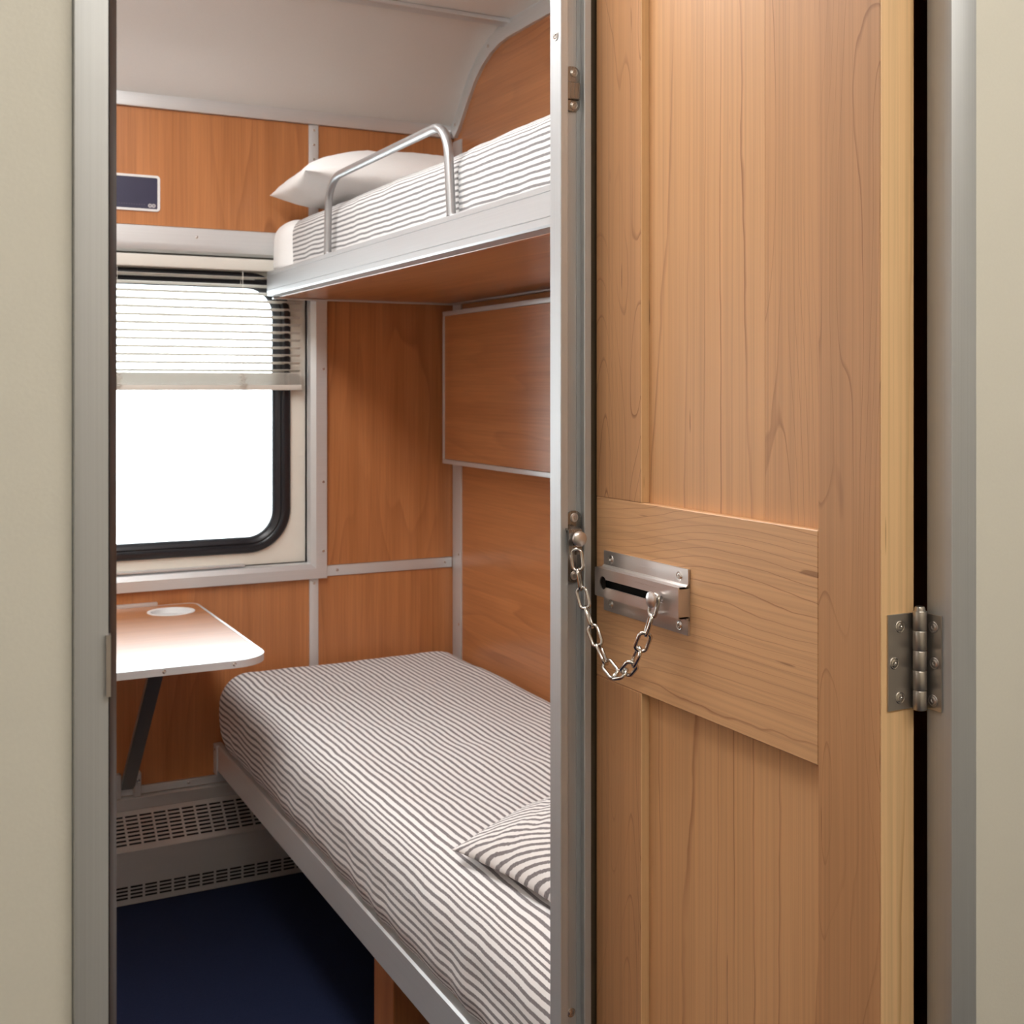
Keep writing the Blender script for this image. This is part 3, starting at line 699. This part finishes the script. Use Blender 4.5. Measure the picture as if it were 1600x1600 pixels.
# ------------------------------------------------------------------ folding table
tb = thing('folding_table', 'wall mounted folding table with pale edge and round cup recess under the window', 'table', (.52, 2.83, .70))
TX0, TX1, TY0, TY1, TZ = .340, .700, 2.464, 3.183, .717
tl = rrect(TX0+.006, TX1-.006, TY0+.006, TY1-.002, (.025, .004, .02, .072), 10)
tlo = rrect(TX0, TX1, TY0, TY1, (.030, .006, .026, .078), 10)
cup = (.615, 3.083); cr = .050
mesh_obj('tabletop', plate(NEW(), tl, [circle(*cup, cr, 32)], 'z', TZ-.0140, TZ-.0010), 'cherry_table', tb)
ed = mesh_obj('edge_band', plate(NEW(), tlo, [[p for p in tl]], 'z', TZ-.0155, TZ), 'aluminium_cross', tb)
for x in (.478, .620): screw(ed, (x, TY0, TZ-.0075), (0, -1, 0), .0036)
mesh_obj('cup_ring', lathe(NEW(), [(cr-.001, -.0130), (cr-.001, .0005), (cr+.003, .0016), (cr+.0085, .0010), (cr+.0090, -.0008)], 36, along((*cup, TZ-.0010), (0, 0, 1))), 'table_edge', tb, smooth=40)
mesh_obj('cup_dish', lathe(NEW(), [(cr-.0012, -.0132), (cr-.004, -.0145), (0, -.0145)], 36, along((*cup, TZ-.0010), (0, 0, 1))), 'aluminium_cross', tb, smooth=40)
strip(tb, TX0, .60, TY1-.006, D-.0005, TZ-.002, TZ+.008, 'aluminium_cross', name='wall_hinge')
bm = NEW(); a = Vector((3.172, .262)); b = Vector((2.735, .692)); dr = (b-a).normalized(); nn = Vector((-dr.y, dr.x))*.0065
prism(bm, [tuple(a+nn), tuple(b+nn), tuple(b+nn+Vector((-.035, 0))), tuple(b-nn+Vector((-.03, 0))), tuple(b-nn), tuple(a-nn)], 'x', .507, .540)
st = mesh_obj('support_strut', bm, 'strut_metal', tb, smooth=30); tag(st, 'dark grey metal support strut')
bk = mesh_obj('wall_bracket', BX(.538, .556, 3.160, D-.0063, .238, .298, bev=.0015), 'heater_metal', tb)
screw(bk, (.549, 3.160, .278), (0, -1, 0), .0040)
mesh_obj('wall_bracket', BX(.489, .507, 3.160, D-.0063, .238, .298, bev=.0015), 'heater_metal', tb)
mesh_obj('pivot_plate', BX(.498, .549, 2.66, 2.76, .6925, .7005, bev=.001), 'heater_metal', tb)

# ------------------------------------------------------------------ convector heater
ht = thing('convector_heater', 'low metal convector heater with slotted grille along the window wall', 'heater', (.42, 3.12, 0))
HX0, HX1 = XL+.05, 1.438
def slotted(P, umax, slots_u, rows_v, vmax, thick, nvec):
    """plate in (u, v) with rectangular slots; P maps to 3-D"""
    us = sorted({0, umax, *[a for s in slots_u for a in s]}); vs2 = sorted({0, vmax, *[a for s in rows_v for a in s]})
    bm = NEW(); G = {}
    def g(i, j):
        if (i, j) not in G: G[(i, j)] = bm.verts.new(P(us[i], vs2[j]))
        return G[(i, j)]
    for i in range(len(us)-1):
        hu = any(abs(us[i]-s[0]) < 1e-7 for s in slots_u)
        for j in range(len(vs2)-1):
            if hu and any(abs(vs2[j]-s[0]) < 1e-7 for s in rows_v): continue
            bm.faces.new((g(i, j), g(i+1, j), g(i+1, j+1), g(i, j+1)))
    r = bmesh.ops.extrude_face_region(bm, geom=bm.faces[:])
    bmesh.ops.translate(bm, verts=[e for e in r['geom'] if isinstance(e, bmesh.types.BMVert)], vec=Vector(nvec)*thick)
    return bm
UM = HX1-HX0; su = []
x = .0085
while x+.030 < UM-.008: su.append((x, x+.0295)); x += .0352
gA, gB = Vector((3.166, .2035)), Vector((3.0745, .1335)); gl_ = (gB-gA).length; gd_ = (gB-gA)/gl_
rv = [(.0135+i*.0112, .0135+i*.0112+.0068) for i in range(8)]
tag(mesh_obj('upper_grille', slotted(lambda u, v: (HX0+u, (gA+gd_*v).x, (gA+gd_*v).y), UM, su, rv, gl_, .0012, (0, gd_.y*-1*-1, -gd_.x*-1)), 'heater_metal', ht), 'sloping slotted grille')
rv2 = [(.0135+i*.0088, .0135+i*.0088+.0052) for i in range(4)]
mesh_obj('front_cover', slotted(lambda u, v: (HX0+u, 3.0730, .003+v), UM, su, rv2, .1300, .0012, (0, 1, 0)), 'heater_metal', ht)
mesh_obj('cover_lip', BX(HX0, HX1, 3.0722, 3.0768, .1290, .1345, bev=.0015, seg=2), 'heater_metal', ht, smooth=40)
mesh_obj('top_ledge', BX(HX0, HX1, 3.1640, D-.0005, .2040, .2345, bev=.0015), 'heater_metal', ht)
mesh_obj('shade_backing', BX(HX0, HX1, 3.100, D+.0005, .003, .130), 'inner_shade_black', ht)  # near-black boxes stand in for shade behind the heater slots
mesh_obj('shade_backing', BX(HX0, HX1, 3.168, D+.0005, .131, .2035), 'inner_shade_black', ht)

# ------------------------------------------------------------------ wall placard
pl = thing('placard', 'small dark blue placard with white border on the panel above the window', 'sign', (.48, D, 1.734))
mesh_obj('border', plate(NEW(), rrect(.352, .6075, 1.7335, 1.8260, .0085, 6), [rrect(.358, .6012, 1.7395, 1.8200, .0035, 4)], 'y', D-.0045, D-.0002), 'placard_white', pl)
mesh_obj('face', prism(NEW(), rrect(.3582, .6010, 1.7397, 1.8198, .0035, 4), 'y', D-.0030, D-.0003), 'placard_blue', pl)
for cx in (.5825, .5915): mesh_obj('ring_mark', plate(NEW(), circle(cx, 1.7480, .0052, 18), [circle(cx, 1.7480, .0017, 10)], 'y', D-.0036, D-.00305), 'placard_mark', pl)
for i in range(12): mesh_obj('dot', prism(NEW(), circle(.5680-.0062*i, 1.7500, .0013, 8), 'y', D-.0034, D-.00305), 'placard_dot', pl)
